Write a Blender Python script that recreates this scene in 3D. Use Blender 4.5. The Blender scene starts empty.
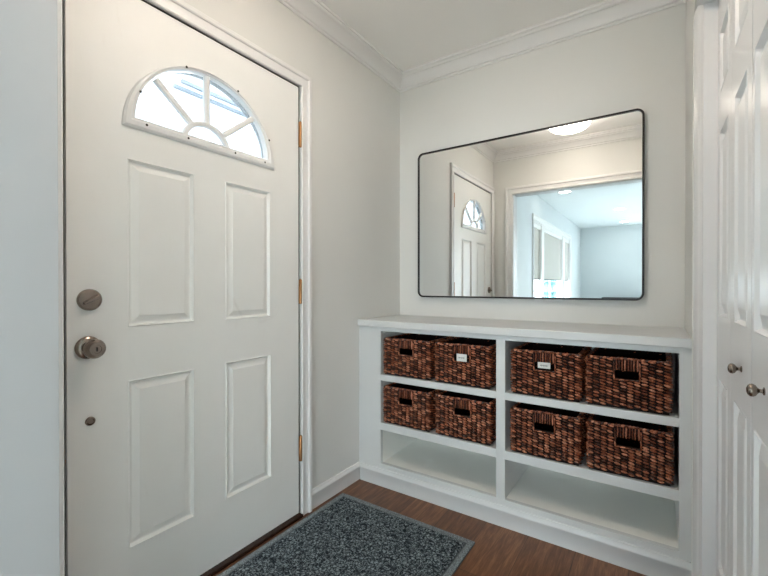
import bpy, bmesh, math, random
from mathutils import Vector, Matrix
random.seed(7)
scene = bpy.context.scene
COL = scene.collection
PI = math.pi

# ------------------------------------------------------------------ helpers
class MB:
    """collects shapes, then links them as ONE mesh object"""
    def __init__(self): self.bm = bmesh.new()
    def box(self, a, b):
        x0, y0, z0 = a; x1, y1, z1 = b
        vs = [self.bm.verts.new(p) for p in ((x0,y0,z0),(x1,y0,z0),(x1,y1,z0),(x0,y1,z0),(x0,y0,z1),(x1,y0,z1),(x1,y1,z1),(x0,y1,z1))]
        for f in ((0,3,2,1),(4,5,6,7),(0,1,5,4),(1,2,6,5),(2,3,7,6),(3,0,4,7)):
            self.bm.faces.new([vs[i] for i in f])
        return self
    def prism(self, ring0, ring1, cap=True):
        a = [self.bm.verts.new(p) for p in ring0]; b = [self.bm.verts.new(p) for p in ring1]
        n = len(a)
        for i in range(n): self.bm.faces.new((a[i], a[(i+1)%n], b[(i+1)%n], b[i]))
        if cap: self.bm.faces.new(a[::-1]); self.bm.faces.new(b)
        return self
    def rings(self, rings, closed_ring=True, loop=False, cap=False):
        R = [[self.bm.verts.new(p) for p in r] for r in rings]
        n = len(R[0]); m = len(R)
        for k in range(m if loop else m-1):
            a, b = R[k], R[(k+1)%m]
            for i in range(n if closed_ring else n-1):
                self.bm.faces.new((a[i], a[(i+1)%n], b[(i+1)%n], b[i]))
        if cap:
            self.bm.faces.new(R[0][::-1]); self.bm.faces.new(R[-1])
        return self
    def lathe(self, prof, origin, axis, n=32):
        """prof: (radius, height along axis)"""
        ax = Vector(axis).normalized(); t = Vector((0,0,1)) if abs(ax.z) < .9 else Vector((1,0,0))
        u = ax.cross(t).normalized(); v = ax.cross(u); o = Vector(origin)
        rr = []
        for r, h in prof:
            rr.append([o+ax*h+(u*math.cos(2*PI*i/n)+v*math.sin(2*PI*i/n))*max(r,1e-5) for i in range(n)])
        return self.rings(rr, cap=True)
    def quad(self, *ps):
        self.bm.faces.new([self.bm.verts.new(p) for p in ps]); return self
    def build(self, name, mat, parent=None, smooth=False, bevel=0, seg=2):
        bm = self.bm
        bmesh.ops.remove_doubles(bm, verts=bm.verts, dist=1e-5)
        bmesh.ops.recalc_face_normals(bm, faces=bm.faces)
        me = bpy.data.meshes.new(name); bm.to_mesh(me); bm.free()
        me.materials.append(mat)
        o = bpy.data.objects.new(name, me); COL.objects.link(o)
        if parent:
            o.parent = parent
            o.matrix_parent_inverse = Matrix.Translation(-parent.location)
        if smooth:
            for p in me.polygons: p.use_smooth = True
            me.set_sharp_from_angle(angle=math.radians(smooth if smooth is not True else 40))
        if bevel:
            m = o.modifiers.new('bevel', 'BEVEL'); m.width = bevel; m.segments = seg; m.limit_method = 'ANGLE'
            m.harden_normals = False
            for p in me.polygons: p.use_smooth = True
            me.set_sharp_from_angle(angle=math.radians(35))
        return o

def empty(name, loc):
    o = bpy.data.objects.new(name, None); o.location = loc; o.empty_display_size = .1; COL.objects.link(o); return o
def tag(o, label=None, cat=None, group=None, kind=None):
    if label: o['label'] = label
    if cat: o['category'] = cat
    if group: o['group'] = group
    if kind: o['kind'] = kind
    return o
def struct(o, label=None, cat=None): return tag(o, label, cat, kind='structure')

def moulding(mb, prof, path, e1, e2, en, origin=(0,0,0), closed=False, cap=True):
    """sweep prof (u: to the left of the path in plane e1,e2; v: along en) with mitred corners"""
    e1, e2, en, o = Vector(e1), Vector(e2), Vector(en), Vector(origin)
    P = [Vector(p) for p in path]; n = len(P); rr = []
    for i in range(n):
        d0 = (P[i]-P[i-1]).normalized() if (i > 0 or closed) else None
        d1 = (P[(i+1)%n]-P[i]).normalized() if (i < n-1 or closed) else None
        if d0 is None: d0 = d1
        if d1 is None: d1 = d0
        n0 = Vector((-d0.y, d0.x)); n1 = Vector((-d1.y, d1.x))
        m = (n0+n1); m = m/ (1+n0.dot(n1))
        rr.append([o+e1*(P[i].x+m.x*u)+e2*(P[i].y+m.y*u)+en*v for u, v in prof])
    return mb.rings(rr, loop=closed, cap=(cap and not closed))

def segment_mouldings(name_fn, prof, path, e1, e2, en, mat, origin=(0,0,0)):
    """closed room run: one object per side, mitred"""
    n = len(path); P = [Vector(p) for p in path]; out = []
    e1, e2, en, o = Vector(e1), Vector(e2), Vector(en), Vector(origin); R = []
    for i in range(n):
        d0 = (P[i]-P[i-1]).normalized(); d1 = (P[(i+1)%n]-P[i]).normalized()
        n0 = Vector((-d0.y, d0.x)); n1 = Vector((-d1.y, d1.x)); m = (n0+n1)/(1+n0.dot(n1))
        R.append([o+e1*(P[i].x+m.x*u)+e2*(P[i].y+m.y*u)+en*v for u, v in prof])
    for i in range(n):
        mb = MB(); mb.rings([R[i], R[(i+1)%n]], cap=True)
        out.append(mb.build(name_fn(i), mat, smooth=20))
    return out

# ------------------------------------------------------------------ materials
def mat(name):
    m = bpy.data.materials.new(name); m.use_nodes = True
    nt = m.node_tree; b = nt.nodes['Principled BSDF']
    return m, nt, b
def N(nt, t, **kw):
    n = nt.nodes.new(t)
    for k, v in kw.items(): setattr(n, k, v)
    return n
def ramp(nt, fac, stops):
    r = N(nt, 'ShaderNodeValToRGB')
    while len(r.color_ramp.elements) < len(stops): r.color_ramp.elements.new(.5)
    for e, (p, c) in zip(r.color_ramp.elements, stops):
        e.position = p; e.color = (*c, 1)
    nt.links.new(fac, r.inputs[0]); return r
def coords(nt, scale=(1,1,1), rot=(0,0,0)):
    tc = N(nt, 'ShaderNodeTexCoord'); mp = N(nt, 'ShaderNodeMapping')
    mp.inputs['Scale'].default_value = scale; mp.inputs['Rotation'].default_value = rot
    nt.links.new(tc.outputs['Object'], mp.inputs[0]); return mp.outputs[0]
def noise(nt, vec, scale, detail=4, rough=.5, dist=0):
    n = N(nt, 'ShaderNodeTexNoise'); n.inputs['Scale'].default_value = scale; n.inputs['Detail'].default_value = detail
    n.inputs['Roughness'].default_value = rough; n.inputs['Distortion'].default_value = dist
    nt.links.new(vec, n.inputs['Vector']); return n.outputs['Fac']
def bump(nt, b, h, strength=.2, dist=.01):
    n = N(nt, 'ShaderNodeBump'); n.inputs['Strength'].default_value = strength; n.inputs['Distance'].default_value = dist
    nt.links.new(h, n.inputs['Height']); nt.links.new(n.outputs[0], b.inputs['Normal'])
def paint(name, c, rough=.5, var=.03, orange=.04, spec=.5):
    m, nt, b = mat(name)
    v = coords(nt)
    f = noise(nt, v, 2.2, 5, .6)
    lo = tuple(x*(1-var) for x in c); hi = tuple(min(1, x*(1+var)) for x in c)
    r = ramp(nt, f, [(.3, lo), (.7, hi)])
    nt.links.new(r.outputs[0], b.inputs['Base Color'])
    b.inputs['Roughness'].default_value = rough; b.inputs['Specular IOR Level'].default_value = spec
    if orange: bump(nt, b, noise(nt, v, 260, 2), orange, .002)
    return m
def metal(name, c, rough=.3, metallic=1.0):
    m, nt, b = mat(name)
    f = noise(nt, coords(nt), 40, 3)
    r = ramp(nt, f, [(.3, tuple(x*.88 for x in c)), (.7, c)])
    nt.links.new(r.outputs[0], b.inputs['Base Color'])
    b.inputs['Metallic'].default_value = metallic; b.inputs['Roughness'].default_value = rough
    return m
def emit(name, c, s):
    m, nt, b = mat(name)
    b.inputs['Base Color'].default_value = (.8,.8,.8,1)
    b.inputs['Emission Color'].default_value = (*c, 1); b.inputs['Emission Strength'].default_value = s
    return m

M = {}
M['wall'] = paint('wall_paint', (.71,.712,.688), .62, .015, .05, .3)
M['ceiling'] = paint('ceiling_paint', (.92,.905,.88), .75, .012, .04, .2)
M['trim'] = paint('trim_paint', (.77,.765,.755), .32, .015, .02)
M['interior'] = paint('shelf_interior_paint', (.84,.845,.81), .4, .02, .03)
M['cabinet'] = paint('cabinet_paint', (.62,.635,.635), .34, .02, .03)
M['jamb'] = paint('darkened_lining_paint', (.54,.55,.56), .45, .015, .02)  # trim paint darkened to tone down the daylight falling on the lining
M['bifold'] = paint('closet_door_paint', (.76,.765,.77), .32, .015, .02)
M['living_wall'] = paint('living_room_paint', (.63,.67,.685), .6, .015, .04, .3)
M['living_ceiling'] = paint('living_ceiling_paint', (.70,.745,.765), .75, .01, .04, .2)

def door_paint():
    m, nt, b = mat('entry_door_paint')
    v = coords(nt)
    f = noise(nt, v, 2.0, 6, .65)
    r = ramp(nt, f, [(.3, (.80,.80,.775)), (.7, (.84,.84,.815))])
    # grime round the latch side and a faint curved scuff left by a hanging wreath
    st = noise(nt, coords(nt, (1, 5, 1.2)), 5, 6, .7)
    r2 = ramp(nt, st, [(.62, (1,1,1)), (.78, (.90,.89,.87))])
    mx = N(nt, 'ShaderNodeMix', data_type='RGBA', blend_type='MULTIPLY'); mx.inputs[0].default_value = .5
    nt.links.new(r.outputs[0], mx.inputs[6]); nt.links.new(r2.outputs[0], mx.inputs[7])
    sub = N(nt, 'ShaderNodeVectorMath', operation='SUBTRACT'); sub.inputs[1].default_value = (0,-1.14,1.09)
    nt.links.new(v, sub.inputs[0])
    ln = N(nt, 'ShaderNodeVectorMath', operation='LENGTH'); nt.links.new(sub.outputs[0], ln.inputs[0])
    rr = ramp(nt, ln.outputs['Value'], [(.130, (1,1,1)), (.140, (.88,.87,.86)), (.146, (1,1,1))])
    n2 = noise(nt, v, 4.5, 3); r3 = ramp(nt, n2, [(.5, (0,0,0)), (.62, (1,1,1))])
    mx2 = N(nt, 'ShaderNodeMix', data_type='RGBA', blend_type='MULTIPLY')
    nt.links.new(r3.outputs[0], mx2.inputs[0]); nt.links.new(mx.outputs[2], mx2.inputs[6]); nt.links.new(rr.outputs[0], mx2.inputs[7])
    nt.links.new(mx2.outputs[2], b.inputs['Base Color'])
    b.inputs['Roughness'].default_value = .42
    bump(nt, b, noise(nt, coords(nt, (1,1,.12)), 160, 3), .05, .002)
    return m
M['door'] = door_paint()

def wood_floor():
    m, nt, b = mat('dark_oak_floor')
    v = coords(nt, (1,1,1), (0,0,PI/2))
    br = N(nt, 'ShaderNodeTexBrick'); nt.links.new(v, br.inputs['Vector'])
    br.inputs['Scale'].default_value = 1; br.inputs['Brick Width'].default_value = 1.3; br.inputs['Row Height'].default_value = .19
    br.inputs['Mortar Size'].default_value = .0014; br.inputs['Mortar Smooth'].default_value = .2; br.inputs['Bias'].default_value = 0
    br.offset = .37; br.inputs['Color1'].default_value = (.42,.42,.42,1); br.inputs['Color2'].default_value = (.62,.62,.62,1); br.inputs['Mortar'].default_value = (0,0,0,1)
    g = noise(nt, coords(nt, (17, 1.3, 1)), 3.0, 8, .68, .9)
    g2 = noise(nt, coords(nt, (60, 4, 1)), 3.5, 5, .6, .2)
    a = N(nt, 'ShaderNodeMath', operation='MULTIPLY_ADD'); nt.links.new(g, a.inputs[0]); a.inputs[1].default_value = .65
    sp = N(nt, 'ShaderNodeMath', operation='MULTIPLY_ADD'); nt.links.new(g2, sp.inputs[0]); sp.inputs[1].default_value = .35; sp.inputs[2].default_value = -.25
    nt.links.new(sp.outputs[0], a.inputs[2])
    bb = N(nt, 'ShaderNodeMath', operation='MULTIPLY_ADD'); nt.links.new(br.outputs['Color'], bb.inputs[0]); bb.inputs[1].default_value = .45; nt.links.new(a.outputs[0], bb.inputs[2])
    r = ramp(nt, bb.outputs[0], [(.14, (.024,.010,.006)), (.36, (.080,.030,.013)), (.50, (.165,.066,.028)), (.66, (.30,.14,.065))])
    nt.links.new(r.outputs[0], b.inputs['Base Color'])
    b.inputs['Roughness'].default_value = .36
    h = N(nt, 'ShaderNodeMath', operation='ADD'); nt.links.new(g2, h.inputs[0]); nt.links.new(br.outputs['Fac'], h.inputs[1])
    inv = N(nt, 'ShaderNodeMath', operation='MULTIPLY_ADD'); nt.links.new(br.outputs['Fac'], inv.inputs[0]); inv.inputs[1].default_value = -2; nt.links.new(g2, inv.inputs[2])
    bump(nt, b, inv.outputs[0], .25, .002)
    return m
M['floor'] = wood_floor()

def basket_mat(name, dark=False):
    m, nt, b = mat(name)
    geo = N(nt, 'ShaderNodeNewGeometry')
    fine = noise(nt, coords(nt, (1,1,2.2)), 170, 3, .6)
    a = N(nt, 'ShaderNodeMath', operation='MULTIPLY_ADD'); nt.links.new(geo.outputs['Random Per Island'], a.inputs[0]); a.inputs[1].default_value = .62
    s = N(nt, 'ShaderNodeMath', operation='MULTIPLY_ADD'); nt.links.new(fine, s.inputs[0]); s.inputs[1].default_value = .8; s.inputs[2].default_value = -.21
    nt.links.new(s.outputs[0], a.inputs[2])
    if dark: st = [(.2,(.006,.003,.0025)),(.8,(.02,.009,.006))]  # near-black core puts the shade of the weave gaps into the colour
    else: st = [(.16,(.026,.008,.005)),(.42,(.13,.036,.016)),(.66,(.33,.100,.046)),(.92,(.62,.29,.17))]
    r = ramp(nt, a.outputs[0], st); nt.links.new(r.outputs[0], b.inputs['Base Color'])
    b.inputs['Roughness'].default_value = .24 if not dark else .8
    b.inputs['Specular IOR Level'].default_value = .9 if not dark else .2
    bump(nt, b, fine, .35, .002)
    return m
M['weave'] = basket_mat('dark_hyacinth_weave'); M['gap_shade'] = basket_mat('basket_core', True)

def rug_mat(name, base, dark, light, border=False):
    m, nt, b = mat(name)
    v = coords(nt)
    vo = N(nt, 'ShaderNodeTexVoronoi', feature='DISTANCE_TO_EDGE'); vo.inputs['Scale'].default_value = 85
    w = N(nt, 'ShaderNodeTexNoise'); w.inputs['Scale'].default_value = 70; w.inputs['Detail'].default_value = 2
    nt.links.new(v, w.inputs['Vector'])
    ad = N(nt, 'ShaderNodeVectorMath', operation='MULTIPLY_ADD'); nt.links.new(w.outputs['Color'], ad.inputs[0]); ad.inputs[1].default_value = (.03,.03,.0); nt.links.new(v, ad.inputs[2])
    nt.links.new(ad.outputs[0], vo.inputs['Vector'])
    fine = noise(nt, v, 300, 2, .6)
    r = ramp(nt, vo.outputs['Distance'], [(.05, dark), (.20, base), (.45, light)])
    if border: r = ramp(nt, fine, [(.3, base), (.7, light)])
    rf = ramp(nt, fine, [(.32, (.30,.30,.30)), (.68, (1.5,1.5,1.5))])
    mx = N(nt, 'ShaderNodeMix', data_type='RGBA', blend_type='MULTIPLY'); mx.inputs[0].default_value = .8
    nt.links.new(r.outputs[0], mx.inputs[6]); nt.links.new(rf.outputs[0], mx.inputs[7])
    nt.links.new(mx.outputs[2], b.inputs['Base Color'])
    b.inputs['Roughness'].default_value = .95; b.inputs['Specular IOR Level'].default_value = .15
    sm = N(nt, 'ShaderNodeMath', operation='MULTIPLY_ADD'); nt.links.new(vo.outputs['Distance'], sm.inputs[0]); sm.inputs[1].default_value = 2.5 if not border else 0; nt.links.new(fine, sm.inputs[2])
    bump(nt, b, sm.outputs[0], .7, .004)
    return m
M['rug'] = rug_mat('mat_pile', (.205,.25,.275), (.016,.023,.030), (.36,.42,.445))
M['rug_edge'] = rug_mat('mat_border', (.15,.18,.195), (.04,.055,.065), (.27,.31,.33), True)
M['rug_rubber'] = paint('mat_rubber', (.07,.09,.10), .8, .05, .1)

M['nickel'] = metal('aged_satin_nickel', (.33,.27,.23), .22)
M['knob'] = metal('pewter_knob', (.27,.22,.185), .24)
M['brass'] = metal('hinge_brass', (.40,.20,.085), .36)
M['dark_metal'] = metal('dark_metal', (.05,.045,.04), .4)
M['black'] = metal('black_frame_metal', (.018,.016,.016), .30, .6)
M['dark_gap'] = paint('weatherstrip_rubber', (.012,.012,.013), .9, .1, 0)
M['threshold'] = paint('threshold_dark_wood', (.030,.013,.008), .8, .2, .1, .08)
M['tag'] = paint('paper_tag', (.62,.63,.60), .6, .03, 0)
M['ink'] = paint('tag_ink', (.16,.17,.17), .7, .1, 0)
M['carpet'] = paint('light_bounce_carpet', (.76,.74,.69), .95, .05, .4, .1)  # unseen pale floor invented to bounce light up to the ceiling
M['shade'] = paint('roller_shade_fabric', (.52,.50,.46), .85, .02, .1)
M['black_wood'] = paint('black_lacquer', (.012,.012,.013), .35, .1, 0)
M['ground'] = paint('concrete_drive', (.52,.53,.54), .9, .1, .1)
M['siding'] = paint('awning_slats', (.50,.55,.60), .6, .05, 0)
M['needles'] = paint('evergreen_needles', (.10,.20,.20), .9, .3, .3)
M['lamp'] = emit('lamp_diffuser', (1,.86,.74), 9.0)
M['downlight'] = emit('downlight_lens', (1,.95,.88), 14.0)

def mirror_mat():
    m, nt, b = mat('mirror_silver')
    b.inputs['Base Color'].default_value = (.85,.88,.88,1); b.inputs['Metallic'].default_value = 1; b.inputs['Roughness'].default_value = 0.0
    return m
M['mirror'] = mirror_mat()
def glass_mat(name, tint):
    m = bpy.data.materials.new(name); m.use_nodes = True; nt = m.node_tree; nt.nodes.clear()
    o = N(nt, 'ShaderNodeOutputMaterial'); t = N(nt, 'ShaderNodeBsdfTransparent'); g = N(nt, 'ShaderNodeBsdfGlossy'); x = N(nt, 'ShaderNodeMixShader')
    t.inputs[0].default_value = tint; g.inputs['Roughness'].default_value = .02
    x.inputs[0].default_value = .05
    nt.links.new(t.outputs[0], x.inputs[1]); nt.links.new(g.outputs[0], x.inputs[2]); nt.links.new(x.outputs[0], o.inputs[0])
    return m
M['glass'] = glass_mat('window_glass', (.95,.98,.98,1)); M['fan_glass'] = glass_mat('dimming_fan_glass', (.34,.36,.37,1))  # fan glass tint added to dim the sky behind the muntins

# ------------------------------------------------------------------ dimensions (metres; floor z=0, back wall y=0, door wall x=0)
W = 1.5235; YF = -1.916; YL = -2.045; CEIL = 2.485; LCEIL = 2.40; LX = 4.6; LY = -7.79
HINGE, LATCH, D0, D1 = -.919, -1.833, .021, 2.051
T = .13
# ------------------------------------------------------------------ floor, ceilings, walls
struct(MB().box((-.02, YL, -.05), (1.72, .1, 0)).build('floor', M['floor']), 'dark brown oak plank floor', 'floor')
struct(MB().box((-.02, LY-.1, -.05), (LX+.1, YL, 0)).build('floor_living', M['carpet']), 'unseen pale carpet added in the living room to bounce light', 'floor')
struct(MB().box((0, YF-.02, CEIL), (1.72, .12, CEIL+.05)).build('ceiling', M['ceiling']), 'plain off-white entry ceiling', 'ceiling')
struct(MB().box((-.1, LY-.1, LCEIL), (LX+.1, YL+.0, LCEIL+.05)).build('ceiling_living', M['living_ceiling']), 'white living room ceiling', 'ceiling')
# left wall with the door opening
mb = MB(); ya, yb, zt = -1.851, -.902, 2.066
mb.box((-T, yb, -.05), (0, .12, CEIL+.05)); mb.box((-T, YL, -.05), (0, ya, CEIL+.05)); mb.box((-T, ya, zt), (0, yb, CEIL+.05))
struct(mb.build('wall_left', M['wall']), 'off-white wall around the entry door', 'wall')
struct(MB().box((0, 0, -.05), (1.72, .12, CEIL+.05)).build('wall_back', M['wall']), 'off-white wall behind the mirror and the shelves', 'wall')
# right wall: alcove return, header over the closet opening, pier at the front
mb = MB()
mb.box((W, -.462, -.05), (1.72, 0, CEIL+.05)); mb.box((W, -1.73, 2.075), (1.72, -.462, CEIL+.05)); mb.box((W, YF, -.05), (1.72, -1.745, CEIL+.05))
struct(mb.build('wall_right', M['wall']), 'off-white wall holding the closet doors', 'wall')
struct(MB().box((1.66, -1.745, 0), (1.70, -.462, 2.075)).build('wall_closet', M['wall']), 'wall behind the closet doors', 'wall')
# front wall with the cased opening the picture is taken through
OX0, OX1, OZ = .203, 1.492, 2.036
mb = MB()
mb.box((0, YL, -.05), (OX0, YF, CEIL+.05)); mb.box((OX1, YL, -.05), (LX, YF, CEIL+.05)); mb.box((OX0, YL, OZ), (OX1, YF, CEIL+.05))
struct(mb.build('wall_front', M['wall']), 'off-white wall with the wide cased opening', 'wall')
mb = MB(); t = .004
mb.box((OX0, YL, 0), (OX0+t, YF, OZ)); mb.box((OX1-t, YL, 0), (OX1, YF, OZ)); mb.box((OX0, YL, OZ-t), (OX1, YF, OZ))
struct(mb.build('trim_jamb', M['jamb']), 'white painted lining of the cased opening', 'trim')
# living room shell
WY0, WY1, WZ0, WZ1 = -6.40, -3.57, .62, 2.03
mb = MB()
mb.box((-T, WY1, -.05), (0, YL, LCEIL)); mb.box((-T, LY-.1, -.05), (0, WY0, LCEIL)); mb.box((-T, WY0, -.05), (0, WY1, WZ0)); mb.box((-T, WY0, WZ1), (0, WY1, LCEIL))
struct(mb.build('wall_living_left', M['living_wall']), 'pale living room wall with the triple window', 'wall')
PX0, PX1, PZ0, PZ1 = 1.40, 3.30, .03, 2.15  # hole for the added daylight window
mb = MB()
mb.box((0, LY-.1, -.05), (PX0, LY, LCEIL)); mb.box((PX1, LY-.1, -.05), (LX, LY, LCEIL)); mb.box((PX0, LY-.1, PZ1), (PX1, LY, LCEIL)); mb.box((PX0, LY-.1, -.05), (PX1, LY, PZ0))
struct(mb.build('wall_living_far', M['living_wall']), 'pale far wall of the living room', 'wall')
struct(MB().box((LX, LY-.1, -.05), (LX+T, YF, LCEIL)).build('wall_living_right', M['living_wall']), 'pale right wall of the living room', 'wall')
struct(MB().box((-40, -60, -.4), (40, 40, -.3)).build('ground', M['ground']), 'pale paved ground outside', 'ground')

# crown moulding, one run per wall
crown = [(0,-.096),(.006,-.096),(.009,-.092),(.009,-.086),(.005,-.082),(.013,-.078),(.016,-.070),(.022,-.060),(.031,-.049),(.042,-.039),(.051,-.033),(.046,-.028),(.053,-.026),(.058,-.021),(.058,-.013),(.065,-.012),(.065,0),(0,0)]
cr = segment_mouldings(lambda i: 'trim_%d' % (i+1), crown, [(0,0),(0,YF),(W,YF),(W,0)], (1,0,0), (0,1,0), (0,0,1), M['trim'], (0,0,CEIL))
for o, l in zip(cr, ('white crown moulding above the entry door', 'white crown moulding above the cased opening', 'white crown moulding above the closet doors', 'white crown moulding above the mirror')):
    struct(o, l, 'crown moulding')

# door casing and opening casing
cas = [(0,0),(0,.010),(.004,.014),(.010,.014),(.014,.009),(.018,.009),(.034,.010),(.044,.013),(.046,.019),(.051,.022),(.064,.022),(.070,.018),(.072,.012),(.072,0)]
mb = MB()   # path along hinge side then head; plane e1=-Y? use (y,z), outward normal +x
moulding(mb, [(-u*.88, v*.85) for u, v in cas], [(-.905,.0),(-.905,2.060),(YF+.0005,2.060)][:3], (0,1,0), (0,0,1), (1,0,0))
lat = [(0,0),(0,.009),(.005,.013),(.010,.013),(.014,.010),(.030,.012),(.040,.017),(.0505,.017),(.0505,0)]
moulding(mb, lat, [(-1.849,0),(-1.849,2.060)], (0,1,0), (0,0,1), (1,0,0))
struct(mb.build('trim_5', M['trim'], smooth=20), 'white moulded casing round the entry door', 'door casing')
mb = MB()
moulding(mb, cas, [(OX0-.004,0),(OX0-.004,OZ+.004),(W-.002,OZ+.004)], (1,0,0), (0,0,1), (0,1,0), (0,YF,0))
moulding(mb, [(-u*.35, v) for u, v in cas], [(OX1+.004,0),(OX1+.004,OZ+.004)], (1,0,0), (0,0,1), (0,1,0), (0,YF,0))
struct(mb.build('trim_6', M['trim'], smooth=35), 'white casing round the wide opening', 'casing')
mb = MB()
moulding(mb, cas, [(OX0-.004,0),(OX0-.004,OZ+.004),(OX1+.004,OZ+.004),(OX1+.004,0)], (1,0,0), (0,0,1), (0,-1,0), (0,YL,0))
struct(mb.build('trim_7', M['trim'], smooth=35), 'white casing on the living room side of the opening', 'casing')
# closet opening casing: stepped edge and deep jamb
prof = [(-.4625,1.60),(-.4625,1.5262),(-.488,1.5262),(-.495,1.5285),(-.505,1.5305),(-.525,1.5335),(-.532,1.539),(-.540,1.540),(-.546,1.5445),(-.553,1.5455),(-.558,1.5455),(-.558,1.655),(-.4625,1.655)]
mb = MB(); mb.prism([(x,y,0) for y,x in prof], [(x,y,2.10) for y,x in prof])
mb.box((1.5262,-1.74,2.052), (1.655,-.558,2.10)); mb.box((1.5262,-1.80,0), (1.655,-1.733,2.10))
struct(mb.build('trim_8', M['bifold'], smooth=30), 'white stepped casing round the closet doors', 'casing')

# baseboards
bb = [(0,0),(.009,0),(.009,.066),(.0115,.070),(.0115,.075),(.010,.080),(.007,.086),(.006,.094),(.003,.097),(0,.097)]
CF = -.445                                            # front plane of the shelf frame
mb = MB(); moulding(mb, bb, [(0,CF-.0005),(0,-.8415)], (1,0,0), (0,1,0), (0,0,1))
struct(mb.build('baseboard_left', M['trim'], smooth=35), 'short white baseboard between the door casing and the shelves', 'baseboard')
mb = MB(); moulding(mb, bb, [(W+.002,CF-.0005),(.013,CF-.0005)], (1,0,0), (0,1,0), (0,0,1))
struct(mb.build('baseboard_back', M['cabinet'], smooth=35), 'white baseboard along the foot of the built-in shelves', 'baseboard')

# ------------------------------------------------------------------ panelled doors
RINGS = [(0,0),(.003,.003),(.0095,-.0095),(.015,-.0095),(.035,-.0008)]
def panel_face(mb, P, u0, u1, v0, v1, rects, hole=None, RINGS=RINGS):
    """front face split into cells; moulded panels in rects; 'hole' = (rect, function) custom cell"""
    us = sorted({u0,u1,*[r[0] for r in rects],*[r[1] for r in rects]} | ({hole[0][0],hole[0][1]} if hole else set()))
    vs = sorted({v0,v1,*[r[2] for r in rects],*[r[3] for r in rects]} | ({hole[0][2],hole[0][3]} if hole else set()))
    allr = rects+([hole[0]] if hole else [])
    for i in range(len(us)-1):
        for j in range(len(vs)-1):
            cu, cv = (us[i]+us[i+1])/2, (vs[j]+vs[j+1])/2
            if any(r[0] < cu < r[1] and r[2] < cv < r[3] for r in allr): continue
            mb.quad(P(us[i],vs[j],0), P(us[i+1],vs[j],0), P(us[i+1],vs[j+1],0), P(us[i],vs[j+1],0))
    for a, b, c, d in rects:
        rr = [[P(a+s,c+s,h), P(b-s,c+s,h), P(b-s,d-s,h), P(a+s,d-s,h)] for s, h in RINGS]
        mb.rings(rr); mb.quad(*rr[-1])

# entry door -------------------------------------------------------
entry = empty('door_1', (0, HINGE, D0)); struct(entry, 'white entry door with a half-round fan window', 'door')
LC, LZ = -1.378, 1.64                                 # centre of the fan window's base
def Pd(y, z, h): return (h, y, z)
rects = [(-1.670,-1.444,.973,1.519), (-1.313,-1.089,.970,1.521), (-1.670,-1.444,.253,.800), (-1.313,-1.086,.258,.803)]
hole = (-1.695,-1.061,1.600,1.940)
mb = MB(); panel_face(mb, Pd, LATCH, HINGE, D0, D1, rects, (hole, None))
ha, hb, hz = .285, .262, 1.640                        # half-ellipse cut through the slab
angs = sorted({i*PI/40 for i in range(41)} | {math.atan2(hole[3]-hz, hole[1]-LC), math.atan2(hole[3]-hz, hole[0]-LC)})
def rectpt(t):
    c, s = math.cos(t), math.sin(t)
    k = min([(hole[1]-LC)/c if c > 1e-9 else 1e9, (hole[0]-LC)/c if c < -1e-9 else 1e9, (hole[3]-hz)/s if s > 1e-9 else 1e9])
    return (LC+c*k, hz+s*k)
for x in (0, -.044):
    arch = [(LC+ha*math.cos(t), hz+hb*math.sin(t)) for t in angs]; rp = [rectpt(t) for t in angs]
    mb.rings([[(x,*p) for p in arch], [(x,*p) for p in rp]], closed_ring=False)
    mb.quad((x,hole[0],hole[2]), (x,hole[1],hole[2]), (x,hole[1],hz), (x,hole[0],hz))
arch = [(LC+ha*math.cos(t), hz+hb*math.sin(t)) for t in angs]
mb.rings([[(0,*p) for p in arch], [(-.044,*p) for p in arch]])
X = -.044
for a in ((LATCH,hole[0],D0,D1),(hole[1],HINGE,D0,D1),(hole[0],hole[1],D0,hole[2]),(hole[0],hole[1],hole[3],D1)):
    mb.quad((X,a[0],a[2]),(X,a[1],a[2]),(X,a[1],a[3]),(X,a[0],a[3]))
for p, q in (((LATCH,D0),(HINGE,D0)),((HINGE,D0),(HINGE,D1)),((HINGE,D1),(LATCH,D1)),((LATCH,D1),(LATCH,D0))):
    mb.quad((0,*p),(0,*q),(X,*q),(X,*p))
slab = mb.build('door_slab', M['door'], entry)
# fan window frame: half-ellipse ring with a stepped lip
lite = MB()
def ell(a, b, z0, n=48, clipz=None):
    pts = []
    for i in range(n+1):
        t = PI*i/n; pts.append((LC+a*math.cos(t), z0+b*math.sin(t)))
    return pts
def ringset(specs):                                    # (a, b, base z, x)
    rr = []
    for a, b, z0, x in specs:
        rr.append([(x,*p) for p in ell(a,b,z0)])
    return rr
specs = [(.309,.291,1.620,.0),(.307,.289,1.622,.007),(.300,.282,1.629,.012),(.286,.268,1.643,.013),(.280,.262,1.648,.009),(.271,.250,1.655,.008),(.266,.245,1.658,-.002),(.266,.245,1.658,-.030)]
lite.rings(ringset(specs))
lf = lite.build('fan_window_frame', M['trim'], slab, smooth=30); lf['label'] = 'white half-round window frame'
gl = MB(); e = ell(.270,.249,1.652); gl.prism([(-.020,*p) for p in e], [(-.016,*p) for p in e])
gl.build('pane', M['fan_glass'], slab)
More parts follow.
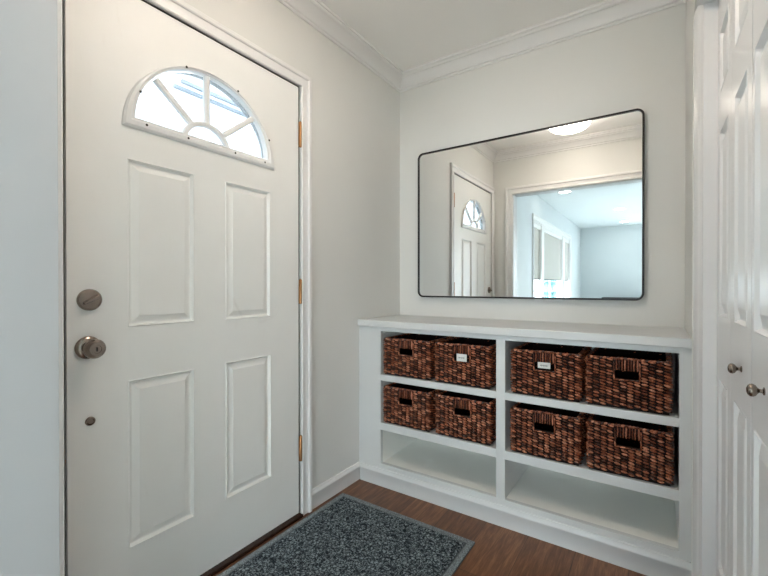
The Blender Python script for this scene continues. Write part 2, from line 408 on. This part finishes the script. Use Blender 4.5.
# spokes and hub of the fan window
def bar(mb, p, q, w, x0=-.013, x1=.003):
    p, q = Vector(p), Vector(q); d = (q-p).normalized(); nn = Vector((-d.y,d.x))*w/2
    r0 = [p+nn, p-nn, q-nn, q+nn]; nn2 = nn*.55
    r1 = [p+nn2, p-nn2, q-nn2, q+nn2]
    mb.rings([[(x0,*v) for v in r0], [(x1-.004,*v) for v in r0], [(x1,*v) for v in r1]], cap=True)
for p, q in (((-1.446,1.700),(-1.578,1.812)), ((-1.388,1.712),(-1.388,1.903)), ((-1.318,1.700),(-1.180,1.812))):
    m_ = MB(); bar(m_, p, q, .021); m_.build('muntin', M['trim'], slab)
m_ = MB(); rr = []
for r, x in ((.098,-.014),(.098,.002),(.093,.006),(.084,.006),(.079,.002),(.079,-.014)):
    rr.append([(x, LC-.012+r*math.cos(PI*i/28), 1.640+r*.86*math.sin(PI*i/28)) for i in range(29)])
m_.rings(rr, closed_ring=False); m_.build('muntin', M['trim'], slab, smooth=30)
for y, z in ((-1.634,1.743),(-1.477,1.894),(-1.261,1.893),(-1.104,1.742),(-1.615,1.640),(-1.471,1.640),(-1.275,1.640),(-1.127,1.640)):
    MB().lathe([(.0042,0),(.0042,.0015),(.002,.002)], (.0115,y,z), (1,0,0), 12).build('screw', M['dark_metal'], slab)
# hardware
def knob_prof(s=1): return [(.034,0),(.034,.004),(.031,.008),(.024,.011),(.0135,.013),(.0125,.024),(.016,.030),(.0245,.036),(.0285,.044),(.0285,.052),(.025,.060),(.020,.0645),(.0195,.066),(.012,.0665),(.0115,.0645),(.006,.0645)]
kn = MB().lathe(knob_prof(), (0,-1.781,.921), (1,0,0), 40).build('door_knob', M['nickel'], entry, smooth=35); kn['label'] = 'aged satin nickel door knob'
MB().box((.064,-1.7825,.915),(.0675,-1.7795,.927)).build('thumb_turn', M['dark_metal'], kn, bevel=.0006)
db = MB().lathe([(.0325,0),(.0325,.006),(.029,.011),(.024,.0125),(.010,.013)], (0,-1.777,1.064), (1,0,0), 40).build('deadbolt', M['nickel'], entry, smooth=35); db['label'] = 'round nickel deadbolt plate'
t_ = MB(); c, s = math.cos(math.radians(28)), math.sin(math.radians(28)); L_, H_ = .023, .0058
def rot(u, v): return (-1.777+u*c-v*s, 1.064+u*s+v*c)
t_.prism([(.011,*rot(u,v)) for u,v in ((-L_,-H_*.6),(L_,-H_*1.3),(L_,H_*1.3),(-L_,H_*.6))], [(.029,*rot(u,v)) for u,v in ((-L_*.92,-H_*.4),(L_*.92,-H_),(L_*.92,H_),(-L_*.92,H_*.4))])
t_.build('thumb_turn', M['nickel'], db, bevel=.0015)
pl = MB().lathe([(.0135,0),(.0135,.003),(.011,.006),(.0085,.0065),(.0075,.005),(.003,.005)], (0,-1.776,.698), (1,0,0), 24).build('door_stop_plug', M['nickel'], entry, smooth=35)
for z0, z1 in ((1.771,1.886),(1.024,1.134),(.271,.386)):
    h = MB()
    h.lathe([(.004,-.004),(.0068,-.002),(.0068,0)]+[(.0068,z1-z0)]+[(.005,z1-z0+.003),(.003,z1-z0+.005)], (.0055,-.9115,z0), (0,0,1), 16)
    ho = h.build('hinge', M['brass'], entry, smooth=35); ho['label'] = 'brass butt hinge'
    MB().box((-.03,-.9185,z0),(.001,-.9165,z1)).build('hinge_leaf', M['brass'], ho)
# weatherstrip, jamb, threshold: fixed to the wall
mb = MB(); mb.box((-.05,-.9165,.012),(-.012,-.903,2.064)); mb.box((-.05,-1.850,.012),(-.012,-1.8345,2.064)); mb.box((-.05,-1.850,2.0525),(-.012,-.903,2.065))
struct(mb.build('trim_9', M['dark_gap']), 'dark weatherstrip in the gap round the entry door', 'weatherstrip')
struct(MB().box((-.13,-1.850,-.01),(.016,-.903,.0115)).build('trim_10', M['threshold'], bevel=.002), 'dark wood sill under the entry door', 'door sill')

# closet bifold doors ----------------------------------------------
XB = 1.583
def leaf(parent, ya, yb, s0=.062, s1=.062):
    """ya > yb"""
    def P(u, v, h): return (XB-h, -u, v)
    u0, u1, v0, v1 = -ya, -yb, .014, 2.040
    rs = [(u0+s0,u1-s1,1.715,1.905), (u0+s0,u1-s1,1.010,1.590), (u0+s0,u1-s1,.210,.812)]
    mb = MB(); panel_face(mb, P, u0, u1, v0, v1, rs, None, [(0,0),(.003,.002),(.010,-.009),(.014,-.009),(.040,-.0005)])
    D = -.032
    mb.quad(P(u0,v0,D),P(u1,v0,D),P(u1,v1,D),P(u0,v1,D))
    for p, q in (((u0,v0),(u1,v0)),((u1,v0),(u1,v1)),((u1,v1),(u0,v1)),((u0,v1),(u0,v0))):
        mb.quad(P(*p,0),P(*q,0),P(*q,D),P(*p,D))
    return mb.build('door_leaf', M['bifold'], parent)
kp = [(r_*.86, h_*.80) for r_, h_ in [(.0085,0),(.0085,.002),(.0045,.004),(.0042,.009),(.007,.0125),(.0120,.016),(.0142,.021),(.0135,.026),(.010,.030),(.005,.0318),(.001,.032)]]
lw = .2905
y = -.5605
for k, nm in ((0,'door_2'),(1,'door_3')):
    dr = empty(nm, (XB, y if k == 0 else y-2*lw-.005, .014))
    struct(dr, ('white panelled bifold closet door beside the shelves', 'white panelled bifold closet door nearest the viewer')[k], 'closet door')
    ya = y if k == 0 else y-2*lw-.005
    la = leaf(dr, ya, ya-lw+.0012, (.074,.036)[k], (.048,.062)[k]); lb = leaf(dr, ya-lw-.0012, ya-2*lw, (.074,.062)[k], (.046,.062)[k])
    ky = (-1.030, -1.272)[k]
    kb = MB().lathe(kp, (XB,ky,.909), (-1,0,0), 28).build('knob', M['knob'], (lb, la)[k], smooth=35); kb['label'] = 'round pewter knob'

# ------------------------------------------------------------------ built-in shelves
cab = empty('built_in_shelves', (.76, -.22, 0))
tag(cab, 'white built-in shelf unit with two bays under the mirror', 'shelf unit')
Z = dict(top=.8783, zt=.8563, s1=.616, s1b=.5826, s2=.3493, s2b=.3083, f=.1237)
o0, m0, m1, o1 = .1495, .7997, .8416, 1.487
mb = MB()
mb.box((.0005,CF+.02,.0005),(.139,-.0005,Z['top'])); mb.box((o1+.012,CF+.02,.0005),(W-.0005,-.0005,Z['top']))
mb.box((.139,CF+.02,.0005),(o1+.012,-.0005,.105)); mb.box((.139,-.012,.105),(o1+.012,-.0005,Z['top'])); mb.box((.139,CF+.02,.8565),(o1+.012,-.012,Z['top']))
mb.build('carcass', M['interior'], cab)
mb = MB()
mb.box((.139,CF+.02,.105),(o0,-.012,.8565)); mb.build('side_panel', M['interior'], cab)
MB().box((o1,CF+.02,.105),(o1+.012,-.012,.8565)).build('side_panel', M['interior'], cab)
mb = MB(); fr = [((.0005,CF,.002),(o0,CF+.02,Z['top'])), ((o1,CF,.002),(W+.0015,CF+.02,Z['top'])), ((o0,CF,Z['zt']),(o1,CF+.02,Z['top'])), ((o0,CF,.002),(o1,CF+.02,Z['f']))]
for a, b in fr: mb.box(a, b)
mb.build('face_frame', M['cabinet'], cab)
MB().box((m0,CF,.1237),(m1,-.012,Z['zt'])).build('divider', M['cabinet'], cab, bevel=.0012)
for a, b in ((o0, m0),(m1, o1)):
    for zl, zh in ((Z['s1b'],Z['s1']),(Z['s2b'],Z['s2'])):
        MB().box((a,CF,zl),(b,-.012,zh)).build('shelf', M['cabinet'], cab, bevel=.0012)
    MB().box((a,CF+.02,.105),(b,-.012,Z['f']-.0002)).build('bottom_shelf', M['interior'], cab)
# slim stop moulding along the face frame foot: part of the countertop nosing
ct = MB(); ct.box((.0005,CF-.016,Z['top']+.0003),(W-.0005,-.0005,.9144))
tag(ct.build('countertop', M['cabinet'], bevel=.003), 'long white counter ledge on top of the built-in shelves', 'countertop')

# ------------------------------------------------------------------ baskets
BW, BD, BH = .288, .36, .205
SX, SZ0, SZ1 = .041, .120, .158
def bump_grain(mb, c, ex, en, L, Hh, Dp, tilt):
    """one twist of the weave: a flattened lozenge lying on a wall"""
    c, ex, en = Vector(c), Vector(ex), Vector(en); ez = Vector((0,0,1))
    ct_, st_ = math.cos(tilt), math.sin(tilt)
    a = ex*ct_+ez*st_; b = ez*ct_-ex*st_
    rr = []
    for k, t in enumerate((-1,-.72,-.25,.25,.72,1)):
        w = (.12,.66,1,1,.66,.12)[k]
        rr.append([c+a*(L*t)+b*(Hh*w*math.cos(q))+en*(Dp*w*math.sin(q)) for q in (0,PI/4,PI/2,3*PI/4,PI,5*PI/4,3*PI/2,7*PI/4)])
    mb.rings(rr, cap=True)
def make_basket():
    root = empty('woven_basket', (0,0,0))
    t = .009; hx = BW/2-.006; hy = BD/2-.006
    core = MB()
    core.box((-hx,-hy,.002),(hx,hy,.010))
    core.box((-hx,hy-t,.01),(hx,hy,BH-.008)); core.box((-hx,-hy+t,.01),(-hx+t,hy-t,BH-.008)); core.box((hx-t,-hy+t,.01),(hx,hy-t,BH-.008))
    for a, b in (((-hx,.01),(-SX,BH-.008)),((SX,.01),(hx,BH-.008)),((-SX,.01),(SX,SZ0)),((-SX,SZ1),(SX,BH-.008))):
        core.box((a[0],-hy,a[1]),(b[0],-hy+t,b[1]))
    core.build('core', M['gap_shade'], root)
    w = MB(); rng = random.Random(3)
    ncf, ncs, nr = 12, 15, 16
    rh = (BH-.018)/nr
    walls = (((0,-hy),(1,0,0),(0,-1,0),BW,ncf,True),((0,hy),(-1,0,0),(0,1,0),BW,ncf,False),((-hx,0),(0,-1,0),(-1,0,0),BD,ncs,False),((hx,0),(0,1,0),(1,0,0),BD,ncs,False))
    for (cx, cy), ex, en, width, nc, front in walls:
        pitch = width/nc
        for i in range(nc):
            u = -width/2+pitch*(i+.5)
            for j in range(nr):
                z = .010+rh*(j+.5+(.5 if i%2 else 0)-.25)
                if front and abs(u) < SX+.004 and z > SZ0-.004: continue
                uu = u+rng.uniform(-.0012,.0012)
                bump_grain(w, (cx+ex[0]*uu+en[0]*.0012, cy+ex[1]*uu+en[1]*.0012, z+rng.uniform(-.001,.001)), ex, en, pitch*.50*rng.uniform(.92,1.08), rh*.39, .0100*rng.uniform(.85,1.2), -.22+rng.uniform(-.12,.12))
    w.build('weave', M['weave'], root, smooth=60)
    r = MB()                                            # plaited rim
    for (cx, cy), ex, en, width, nc, front in walls:
        n = nc*2
        for i in range(n):
            u = -width/2+width/n*(i+.5)
            if front and abs(u) < SX: hz = BH-.0045
            else: hz = BH-.0065
            bump_grain(r, (cx+ex[0]*u-en[0]*.002, cy+ex[1]*u-en[1]*.002, hz), ex, en, width/n*.75, .0055, .0085, .35)
    r.build('rim', M['weave'], root, smooth=60)
    h = MB()                                            # upright strands wrapped over the handle
    n = 8
    for i in range(n):
        u = -SX+2*SX*(i+.5)/n
        zc = (SZ1+BH-.010)/2; L = (BH-.010-SZ1)/2+.004
        rr = []
        for k in range(7):
            q = -1+2*k/6; ww = (1-.35*abs(q)**3)
            cxx = u+rng.uniform(-.0008,.0008)
            rr.append([(cxx+(.0036)*ww*math.cos(a), -hy-.0025+.0060*ww*math.sin(a), zc+L*q) for a in [2*PI*m_/8 for m_ in range(8)]])
        h.rings(rr, cap=True)
    h.build('handle', M['weave'], root, smooth=60)
    b = MB()                                            # bound edge of the hand hole
    for (p, q) in (((-SX-.003,SZ0-.004),(SX+.003,SZ0-.004)),((-SX-.003,SZ0-.004),(-SX-.003,SZ1+.03)),((SX+.003,SZ0-.004),(SX+.003,SZ1+.03))):
        n = 5 if p[1] == q[1] else 4
        for i in range(n):
            f = (i+.5)/n; x_, z_ = p[0]+(q[0]-p[0])*f, p[1]+(q[1]-p[1])*f
            ln = math.hypot(q[0]-p[0], q[1]-p[1])/n*.62
            tl = 0 if p[1] == q[1] else PI/2
            bump_grain(b, (x_,-hy-.002,z_), (1,0,0), (0,-1,0), ln, .0034, .0055, tl+.12)
    b.build('hole_binding', M['weave'], root, smooth=60)
    return root
proto = make_basket()
def copy_tree(o):
    c = o.copy(); COL.objects.link(c)
    for ch in o.children:
        d = ch.copy(); COL.objects.link(d); d.parent = c
    return c
yb_ = CF+.004+BD/2
spots = [(.306,.616,'dark woven basket on the upper left shelf, in the corner nearest the entry door'),
         (.6265,.616,'dark woven basket with a large pale tag, upper left shelf beside the divider'),
         (1.010,.616,'dark woven basket with a small pale tag, upper right shelf beside the divider'),
         (1.321,.616,'dark woven basket on the upper right shelf, at the end nearest the closet'),
         (.307,.3493,'dark woven basket on the lower left shelf, in the corner nearest the entry door'),
         (.627,.3493,'dark woven basket without tag, lower left shelf beside the divider'),
         (1.010,.3493,'dark woven basket without tag, lower right shelf beside the divider'),
         (1.323,.3493,'dark woven basket on the lower right shelf, at the end nearest the closet')]
baskets = []
for i, (x, z, lab) in enumerate(spots):
    b = proto if i == 0 else copy_tree(proto)
    b.location = (x, yb_+(.002,.0,.001,.003,.001,.002,.0,.002)[i], z)
    b.rotation_euler.z = math.radians((.3,-.4,.3,-.5,-.3,.5,-.2,.4)[i])
    tag(b, lab, 'basket', 'woven baskets in the built-in shelves'); baskets.append(b)
def name_tag(bk, x0, x1, z0, z1):
    """small card hung in the hand hole, with two faint scribbled lines"""
    yy = -BD/2-.003
    m_ = MB(); m_.box((x0,yy,z0),(x1,yy+.0015,z1)); o = m_.build('name_tag', M['tag'], None, bevel=.0006); o.parent = bk
    o['label'] = 'pale paper tag with faint writing'
    s_ = MB(); n = 7; w_ = (x1-x0)*.6
    for i in range(n):
        xx = x0+(x1-x0)*.2+w_*i/n; zz = (z0+z1)/2
        hh = (.0030,.0044,.0026,.0040,.0028,.0036,.0046)[i]
        s_.box((xx,yy-.0004,zz-hh),(xx+w_/n*.55,yy+.0002,zz+hh*.7))
    so = s_.build('handwriting', M['ink'], None); so.parent = o
name_tag(baskets[1], .603-.6265, .656-.6265, .737-.616, .773-.616)
name_tag(baskets[2], .984-1.010, 1.036-1.010, .746-.616, .772-.616)

# ------------------------------------------------------------------ mirror
mir = empty('wall_mirror', (.761,-.001,1.03)); tag(mir, 'large wall mirror with rounded corners and thin black frame', 'mirror')
MX0, MX1, MZ0, MZ1, MR = .154, 1.369, 1.035, 1.945, .036
def rrect(s, y, n=8):
    x0, x1, z0, z1, r = MX0+s, MX1-s, MZ0+s, MZ1-s, max(MR-s, .004); out = []
    for cx, cz, a0 in ((x1-r,z1-r,0),(x0+r,z1-r,PI/2),(x0+r,z0+r,PI),(x1-r,z0+r,3*PI/2)):
        for i in range(n+1):
            a = a0+PI/2*i/n; out.append((cx+r*math.cos(a), y, cz+r*math.sin(a)))
    return out
mb = MB(); mb.rings([rrect(0,-.002), rrect(0,-.033), rrect(.001,-.035), rrect(.0085,-.035), rrect(.0095,-.034), rrect(.0095,-.002)], loop=True)
mb.build('frame', M['black'], mir, smooth=40)
mb = MB(); mb.prism(rrect(.0085,-.028), rrect(.0085,-.024)); mb.build('mirror_glass', M['mirror'], mir)

# ------------------------------------------------------------------ door mat
rug = empty('door_mat', (.405,-1.2,0)); tag(rug, 'blue-grey ribbed door mat on the wood floor by the entry door', 'door mat')
rx0, rx1, ry0, ry1 = .038, .775, -.638, -1.760
MB().box((rx0,ry1,.0003),(rx1,ry0,.006)).build('rubber_backing', M['rug_rubber'], rug, bevel=.002)
mb = MB(); q = .002; w_ = .026
for a, b in (((rx0+q,ry1+q),(rx0+w_,ry0-q)),((rx1-w_,ry1+q),(rx1-q,ry0-q)),((rx0+w_,ry0-w_),(rx1-w_,ry0-q)),((rx0+w_,ry1+q),(rx1-w_,ry1+w_))):
    mb.box((a[0],a[1],.0055),(b[0],b[1],.0090))
mb.build('border', M['rug_edge'], rug)
MB().box((rx0+w_+.007,ry1+w_+.007,.0055),(rx1-w_-.007,ry0-w_-.007,.0105)).build('pile', M['rug'], rug, bevel=.002)

# ------------------------------------------------------------------ lamps
LXY = (.83,-1.315)
lamp = empty('ceiling_light', (*LXY,CEIL)); tag(lamp, 'round flush ceiling light with a glowing warm dome in the entry', 'ceiling light')
MB().lathe([(.062,0),(.062,-.012),(.050,-.020),(.012,-.024),(.010,-.075),(.002,-.076)], (LXY[0],LXY[1],CEIL-.0005), (0,0,1), 40).build('base', M['nickel'], lamp, smooth=35)
MB().lathe([(.150,-.068),(.155,-.074),(.150,-.088),(.130,-.106),(.100,-.119),(.06,-.127),(.002,-.130)], (LXY[0],LXY[1],CEIL-.0005), (0,0,1), 48).build('diffuser', M['lamp'], lamp, smooth=60)
dl = empty('recessed_light', (0,0,0))
MB().lathe([(.090,0),(.090,-.004),(.082,-.008),(.070,-.004)], (0,0,-.0005), (0,0,1), 32).build('trim_ring', M['trim'], dl, smooth=35)
MB().lathe([(.070,-.003),(.068,-.006),(.002,-.0065)], (0,0,-.0005), (0,0,1), 32).build('lens', M['downlight'], dl, smooth=35)
for i, (x, yy, l) in enumerate(((.90,-5.6,'recessed ceiling light in the living room, nearer the opening'),(.88,-7.2,'recessed ceiling light in the living room, by the far wall'),(.37,-3.75,'recessed ceiling light in the living room, closest to the window'),
                               (3.0,-3.7,'unseen recessed light added in the living room, on the side nearer the opening'),(3.0,-6.6,'unseen recessed light added in the living room, on the side nearer the far wall'))):  # these are added out of view to brighten the living room
    o = dl if i == 0 else copy_tree(dl)
    o.location = (x, yy, LCEIL); tag(o, l, 'ceiling light', 'recessed lights in the living room ceiling')

# ------------------------------------------------------------------ living room window (seen in the mirror)
win = empty('window_1', (0,-5,WZ0)); struct(win, 'triple living room window with pale roller shades', 'window')
mb = MB()
for a, b in (((-.10,WY1-.02,WZ0),(.0,WY1,WZ1)),((-.10,WY0,WZ0),(.0,WY0+.02,WZ1)),((-.10,WY0,WZ1-.03),(0,WY1,WZ1)),((-.10,WY0,WZ0),(.0,WY1,WZ0+.04)),((-.10,-4.21,WZ0),(.004,-4.05,WZ1)),((-.10,-5.88,WZ0),(.004,-5.66,WZ1))): mb.box(a, b)
mb.build('window_frame', M['trim'], win)
wc = MB(); moulding(wc, [(-u, v) for u, v in cas], [(WY1,WZ0-.02),(WY1,WZ1),(WY0,WZ1),(WY0,WZ0-.02)], (0,1,0), (0,0,1), (1,0,0))
wc.box((0,WY0-.10,WZ0-.03),(.045,WY1+.10,WZ0)); wc.build('window_casing', M['trim'], win, smooth=35)
for a, b in ((WY1-.02,-4.05),(-4.21,-5.66),(-5.88,WY0+.02)):
    MB().box((-.070,b,WZ0+.04),(-.066,a,WZ1-.03)).build('pane', M['glass'], win)
    MB().box((-.072,(a+b)/2-.02,WZ0+.04),(-.060,(a+b)/2+.02,WZ1-.03)).build('muntin', M['trim'], win)
for k, (a, b) in enumerate(((WY1-.022,-4.052),(-4.212,-5.658),(-5.882,WY0+.022))):
    rs = empty('roller_shade', (-.03,(a+b)/2,WZ1-.03))
    tag(rs, 'pale roller shade half drawn over the %s' % ('narrow window pane nearest the entry', 'wide middle window pane', 'narrow window pane nearest the far wall')[k], 'roller shade', 'roller shades in the living room window')
    MB().box((-.036,b,1.215),(-.034,a,WZ1-.08)).build('fabric', M['shade'], rs)
    MB().box((-.055,b,WZ1-.09),(-.010,a,WZ1-.031)).build('valance', M['trim'], rs, bevel=.003)
    MB().box((-.040,b,1.198),(-.030,a,1.216)).build('hem_bar', M['dark_metal'], rs, bevel=.002)
win2 = empty('added_window_2', ((PX0+PX1)/2,LY,PZ0)); struct(win2, 'unseen patio window added to bring daylight into the living room', 'window')  # added out of view to send more daylight into the entry
mb = MB()
for a, b in (((PX0,LY-.09,PZ0),(PX0+.05,LY-.01,PZ1)),((PX1-.05,LY-.09,PZ0),(PX1,LY-.01,PZ1)),((PX0,LY-.09,PZ0),(PX1,LY-.01,PZ0+.05)),((PX0,LY-.09,PZ1-.05),(PX1,LY-.01,PZ1)),((2.32,LY-.09,PZ0),(2.38,LY-.01,PZ1))): mb.box(a, b)
mb.build('window_frame', M['trim'], win2)
for a, b in ((PX0+.05,2.32),(2.38,PX1-.05)): MB().box((a,LY-.05,PZ0+.05),(b,LY-.046,PZ1-.05)).build('pane', M['glass'], win2)
# black cabinet by the far wall, its top edge just shows in the mirror
bc = empty('low_cabinet', (1.3,-7.5,0)); tag(bc, 'low black cabinet standing against the far living room wall', 'cabinet')
MB().box((.48,-7.75,.06),(1.30,-7.35,.845)).build('body', M['black_wood'], bc, bevel=.003)
MB().box((.465,-7.77,.8455),(1.315,-7.33,.866)).build('top', M['black_wood'], bc, bevel=.003)
for k in range(2):
    x_ = .49+.40*k
    d_ = MB().box((x_+.004,-7.351,.08),(x_+.396,-7.332,.835)).build('door', M['black_wood'], bc, bevel=.002)
    MB().lathe([(.005,0),(.005,.01),(.011,.014),(.011,.022),(.002,.025)], (x_+.36,-7.332,.5), (0,1,0), 16).build('knob', M['knob'], d_, smooth=35)
for x_ in (.52,1.21):
    for y_ in (-7.71,-7.42): MB().box((x_,y_,0.0005),(x_+.05,y_+.05,.0605)).build('leg', M['black_wood'], bc)

# ------------------------------------------------------------------ outside
aw = empty('porch_awning', (-.9,-.1,2.6)); tag(aw, 'grey slatted porch awning outside above the entry door', 'awning')
for k in range(2): MB().box((-1.66+.05*k,-.62+.03*k,2.625+.035*k),(-1.63+.05*k,.75,2.650+.035*k)).build('slat', M['siding'], aw)
for y_ in (.05,.70): MB().box((-1.66,y_,2.60),(-.1305,y_+.04,2.6255)).build('bracket', M['siding'], aw)
tr = empty('evergreen_tree', (-5,-28.4,-.3)); tag(tr, 'blue-green conifer outside the living room window', 'tree')
mb = MB(); rng = random.Random(5)
for k in range(7):
    z0 = .1+k*.62; r0 = 1.25*(1-k/8); n = 26
    ring = [(-5+r0*(1 if i%2 else .72)*rng.uniform(.9,1.1)*math.cos(2*PI*i/n), -28.4+r0*(1 if i%2 else .72)*rng.uniform(.9,1.1)*math.sin(2*PI*i/n), z0+rng.uniform(-.08,.06)) for i in range(n)]
    top = [(-5+.03*math.cos(2*PI*i/n), -28.4+.03*math.sin(2*PI*i/n), z0+1.15) for i in range(n)]
    mb.prism(ring, top)
mb.build('foliage', M['needles'], tr)
MB().lathe([(.12,0),(.09,1.0),(.05,4)], (-5,-28.4,-.3), (0,0,1), 12).build('trunk', M['threshold'], tr)

# ------------------------------------------------------------------ daylight
w = bpy.data.worlds.new('world'); scene.world = w; w.use_nodes = True; nt = w.node_tree
bg = nt.nodes['Background']
tc = N(nt, 'ShaderNodeTexCoord'); nz = N(nt, 'ShaderNodeTexNoise'); nz.inputs['Scale'].default_value = 2.5; nz.inputs['Detail'].default_value = 5
nt.links.new(tc.outputs['Generated'], nz.inputs['Vector'])
rp = ramp(nt, nz.outputs['Fac'], [(.35, (.80,.90,1.0)), (.65, (.96,.98,1.0))]); nt.links.new(rp.outputs[0], bg.inputs['Color'])
bg.inputs['Strength'].default_value = 7.0
def portal(name, loc, rot, sx, sy):
    l = bpy.data.lights.new(name, 'AREA'); l.shape = 'RECTANGLE'; l.size = sx; l.size_y = sy; l.cycles.is_portal = True
    o = bpy.data.objects.new(name, l); o.location = loc; o.rotation_euler = rot; COL.objects.link(o)
portal('window_portal', ((PX0+PX1)/2,LY-.11,(PZ0+PZ1)/2), (PI/2,0,0), PX1-PX0, PZ1-PZ0)
portal('window_portal', (-.12,(WY0+WY1)/2,.92), (0,-PI/2,0), .6, WY1-WY0)
portal('window_portal', (-.06,LC,1.77), (0,-PI/2,0), .28, .56)

# ------------------------------------------------------------------ camera
f, yaw, pit, rol = 403.84, math.radians(33.9904), math.radians(-.2771), math.radians(-.0216)
fw = Vector((-math.sin(yaw)*math.cos(pit), math.cos(yaw)*math.cos(pit), math.sin(pit))); rt = Vector((math.cos(yaw), math.sin(yaw), 0)); up = rt.cross(fw)
a = rt*math.cos(rol)+up*math.sin(rol); b = up*math.cos(rol)-rt*math.sin(rol)
cd = bpy.data.cameras.new('camera'); cam = bpy.data.objects.new('camera', cd); COL.objects.link(cam)
cd.sensor_width = 36; cd.lens = 36*f/768; cd.clip_start = .02
mw = Matrix((a, b, -fw)).transposed().to_4x4(); mw.translation = Vector((1.4156,-2.2887,1.1052)); cam.matrix_world = mw
scene.camera = cam
vs = scene.view_settings; vs.view_transform = 'Standard'; vs.look = 'None'; vs.gamma = 1; vs.use_curve_mapping = False; vs.exposure = 1.56
scene.cycles.max_bounces = 14; scene.cycles.diffuse_bounces = 8; scene.cycles.glossy_bounces = 6; scene.cycles.transparent_max_bounces = 12
scene.cycles.use_denoising = True; scene.cycles.sample_clamp_indirect = 8; scene.cycles.caustics_reflective = False; scene.cycles.caustics_refractive = False
